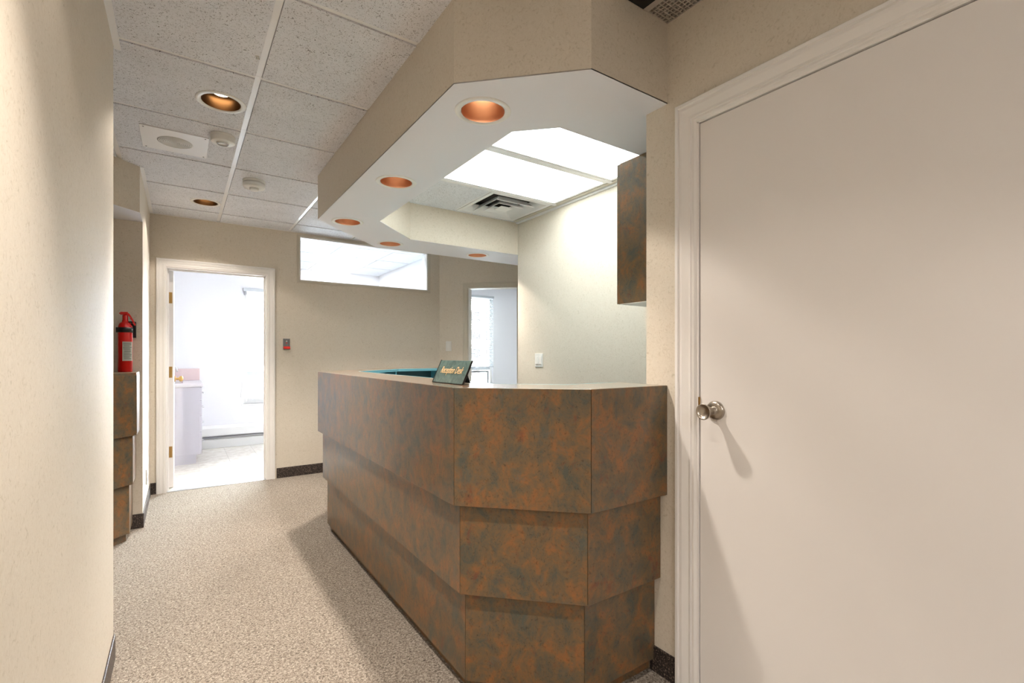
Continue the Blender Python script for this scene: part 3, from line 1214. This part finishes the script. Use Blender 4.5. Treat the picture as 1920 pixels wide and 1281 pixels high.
prism(bm, [(-.33, 6.62), (.02, 6.62), (.02, 7.05), (-.33, 7.05)], .8975, .902, [[(-.31, 6.64), (-.31, 7.03), (0, 7.03), (0, 6.64)]])
obj('sink_rim', bm, 'chrome', t)
bx('sink_bowl', (-.31, 0, 6.64, 7.03, .8972, .8985), 'alu', t)
bm = bmesh.new()
lathe(bm, [(0, 0), (.022, 0), (.02, .02), (.012, .03), (.012, .05), (0, .05)], 16, M4=Matrix.Translation((-.10, 7.15, .8975)))
tube(bm, [(-.10, 7.15, .94), (-.10, 7.15, 1.02), (-.095, 7.13, 1.07), (-.07, 7.08, 1.085), (-.045, 7.03, 1.06), (-.035, 7.01, 1.02)], .010, 12)
obj('faucet', bm, 'plastic_white', t)

# radiator cover under the window
t = thing('radiator_cover', 'long white baseboard radiator cover on the outer wall of the bright room', 'radiator', (1.35, 7.38, 0))
bm = bmesh.new()
prism(bm, [(7.419, .10), (7.419, .30), (7.37, .30), (7.335, .265), (7.335, .17), (7.345, .17), (7.345, .26), (7.37, .285), (7.405, .285), (7.405, .10)], .225, 2.50)
for v in bm.verts:
    y, z, x = v.co.x, v.co.y, v.co.z
    v.co = Vector((x, y, z))
obj('hood', bm, 'plastic_white', t)
bx('base_panel', (.225, 2.50, 7.39, 7.415, .001, .115), 'plastic_white', t, .003)
bm = bmesh.new()
tube(bm, [(.23, 7.375, .145), (2.48, 7.375, .145)], .012, 8)
obj('pipe', bm, 'alu', t)


# facade windows
def facade_window(name, x0, x1, z0, z1, zm, label):
    bm = bmesh.new()
    box(bm, x0 + .03, x1 - .03, YF + .088, YF + .092, z0 + .03, z1 - .03)
    w_ = struct(obj(name, bm, 'glass'), label)
    mt_ = Matrix(((1, 0, 0, 0), (0, 0, -1, YF + .13), (0, 1, 0, 0), (0, 0, 0, 1)))
    bm = bmesh.new()
    prism(bm, [(x0, z0), (x1, z0), (x1, z1), (x0, z1)], 0, .08, [[(x0 + .04, z0 + .04), (x0 + .04, z1 - .04), (x1 - .04, z1 - .04), (x1 - .04, z0 + .04)]])
    bmesh.ops.transform(bm, matrix=mt_, verts=bm.verts)
    obj('window_frame', bm, 'plastic_white', w_)
    bx('mullion', (x0 + .04, x1 - .04, YF + .05, YF + .13, zm - .025, zm + .025), 'alu', w_)
    bx('window_sill', (x0 - .03, x1 + .03, YF - .02, YF + .05, z0 - .02, z0), 'plastic_white', w_, .003)
    return w_


fw = facade_window('window_2', .70, 1.95, .56, 2.12, .97, 'bright window of the sink room')
bx('lower_sash', (.7455, .775, YF + .046, YF + .074, .6305, .9045), 'plastic_white', fw)
bx('lower_sash', (.745, 1.90, YF + .045, YF + .075, .905, .945), 'plastic_white', fw)
bx('lower_sash', (.745, 1.90, YF + .045, YF + .075, .60, .63), 'plastic_white', fw)
fw = facade_window('window_3', 3.15, 4.665, .56, 2.27, .98, 'window of the second bright room')
bx('lower_sash', (3.2, 4.60, YF + .045, YF + .075, .91, .94), 'switch_grey', fw)
bx('lower_sash', (4.57, 4.5995, YF + .046, YF + .074, .60, .9095), 'switch_grey', fw)

# blinds
t = thing('window_blind', 'raised blind bundled under its head rail in the sink room window', 'blind', (1.33, YF - .03, 2.08))
bx('head_rail', (.69, 1.97, YF - .045, YF - .003, 2.075, 2.12), 'alu', t, .003)
bm = bmesh.new()
for k in range(10):
    box(bm, .70, 1.96, YF - .042, YF - .012, 2.071 - k * .0045 - .0015, 2.071 - k * .0045)
obj('slat_stack', bm, 'alu', t, recalc=False)
bm = bmesh.new()
tube(bm, [(.712, YF - .05, 2.07), (.705, YF - .05, 1.6), (.69, YF - .045, 1.0), (.66, YF - .04, .65)], .004, 6)
obj('cord', bm, 'plastic_white', t)
t = thing('window_blind', 'lowered white slatted blind seen through the second doorway', 'blind', (3.9, YF - .03, 1.0))
bx('head_rail', (3.16, 4.66, YF - .045, YF - .003, 2.235, 2.275), 'blind_white', t, .003)
bx('bottom_rail', (3.17, 4.65, YF - .04, YF - .015, 1.005, 1.02), 'blind_white', t, .002)
bm = bmesh.new()
vs = box(bm, -.735, .735, -.0125, .0125, -.0008, .0008)
bmesh.ops.rotate(bm, verts=vs, cent=(0, 0, 0), matrix=Matrix.Rotation(math.radians(38), 3, 'X'))
sl = obj('slat', bm, 'blind_white', t, local=True)
nz = 46
for k in range(nz):
    o_ = sl if k == 0 else sl.copy()
    if k:
        C.objects.link(o_)
        o_.parent = t
    o_.location = (3.91 - 3.9, 0, 1.035 + k * .026 - 1.0)

# ceilings of the rooms beyond
for (xa, xb, xl) in ((-.45, 2.56, [-.45, .285, .89, 1.495, 2.10, 2.56]), (2.68, 6.2, [2.68, 3.2, 3.9, 4.5, 5.1, 5.7, 6.2])):
    yl = [5.367, 5.59, 6.18, 6.79, YF] if xa < 0 else [4.32, 4.95, 5.59, 6.18, 6.79, YF]
    for i in range(len(xl) - 1):
        for j in range(len(yl) - 1):
            if xa < 0 and i == 3 and j in (2,):
                continue
            if xa < 0 and i == 3 and j == 3:
                continue
            if xa > 0 and i in (2,) and j in (2, 3):
                continue
            if xa > 0 and (xl[i] + yl[j]) < 7.9:
                if xl[i + 1] + yl[j + 1] < 8.0:
                    continue
            put_tile(xl[i], xl[i + 1], yl[j], yl[j + 1], H, H + .016, 'ceiling_tile', ceil, gap=TW)
    for x in xl[1:-1]:
        y_lo = yl[0] if xa < 0 else max(yl[0], 8.02 - x)
        bx('tee', (x - .012, x + .012, y_lo, YF, H + .006, H + .0185), 'tee_white', ceil)
    for y in yl[1:-1]:
        x_lo = xa if xa < 0 else max(xa, 8.02 - y)
        bx('tee', (x_lo, xb, y - .012, y + .012, H + .0055, H + .018), 'tee_white', ceil)
troffer('ceiling_light', 1.51, 2.085, 6.195, 7.40, 'room_light', 'bright ceiling light seen through the transom window', None)
troffer('ceiling_light', 3.915, 4.485, 5.605, 6.775, 'lens_light', 'unseen ceiling light added to brighten the room behind the second doorway', None)  # out of view; added for brightness in this room
bm = bmesh.new()
lathe(bm, [(.03, H), (.028, H - .01), (.01, H - .015), (.01, H - .035), (.016, H - .04), (0, H - .042)], 16, M4=Matrix.Translation((1.18, 6.62, 0)))
tag(obj('sprinkler', bm, 'alu'), 'small sprinkler head on the ceiling beyond the transom window', 'sprinkler')

# unseen troffers added behind the camera as frontal fill
for (x, y, sd_) in ((-1.9, -2.5, 'left'), (-.5, -2.5, 'right')):
    troffer('ceiling_light', x - .3, x + .3, y - .6, y + .6, 'back_fill', 'added fill light in the waiting area behind the camera, on its %s' % sd_, 'added fill lights')
bm = bmesh.new()
prism(bm, [(-3, -4.6), (4, -4.6), (4, -1.2), (-3, -1.2)], H + .012, H + .016,
      [[(x - .3, -3.1), (x - .3, -1.9), (x + .3, -1.9), (x + .3, -3.1)] for x in (-1.9, -.5)])
obj('plaster_field', bm, 'white_paint', ceil)
bm = bmesh.new()
prism(bm, [(XR, 1.14), (XR, -1.2), (XL, -1.2), (XL, GY[0])][:0] or [(XL, -1.2), (XR, -1.2), (XR, GY[0]), (XL, GY[0])], H + .008, H + .016)
obj('plaster_field', bm, 'white_paint', ceil)

# ------------------------------------------------------------------ outside
struct(bx('ground', (-120, 160, 8, 260, -9.1, -9), 'asphalt'))


def building(x0, x1, y0, y1, z1, m, label, floors, cols, balc=True, name='tower_block'):
    t_ = thing(name, label, 'building', ((x0 + x1) / 2, y0, -9))
    bx('wall', (x0, x1, y0, y1, -9, z1), m, t_)
    fh = (z1 + 9) / floors
    cw = (x1 - x0) / cols
    for i in range(floors):
        for j in range(cols):
            za = -9 + i * fh + fh * .3
            xa = x0 + j * cw + cw * .2
            f_ = bx('window', (xa, xa + cw * .6, y0 - .08, y0, za, za + fh * .5), 'window_dark', t_)
        if balc:
            bx('balcony', (x0 + cw * .1, x0 + cw * 1.3, y0 - 1.4, y0, -9 + i * fh, -9 + i * fh + fh * .38), m, t_)


building(11.8, 20, 95, 107, 26, 'concrete', 'tall pale tower with stacked balconies far outside the window', 14, 3)
building(8.5, 11.4, 88, 100, 6.5, 'brick_pale', 'low pale block in front of the tower outside', 5, 2, False, 'office_block')
building(30, 60, 70, 85, 9, 'concrete', 'wide pale block outside the second window', 6, 10, False, 'office_block')
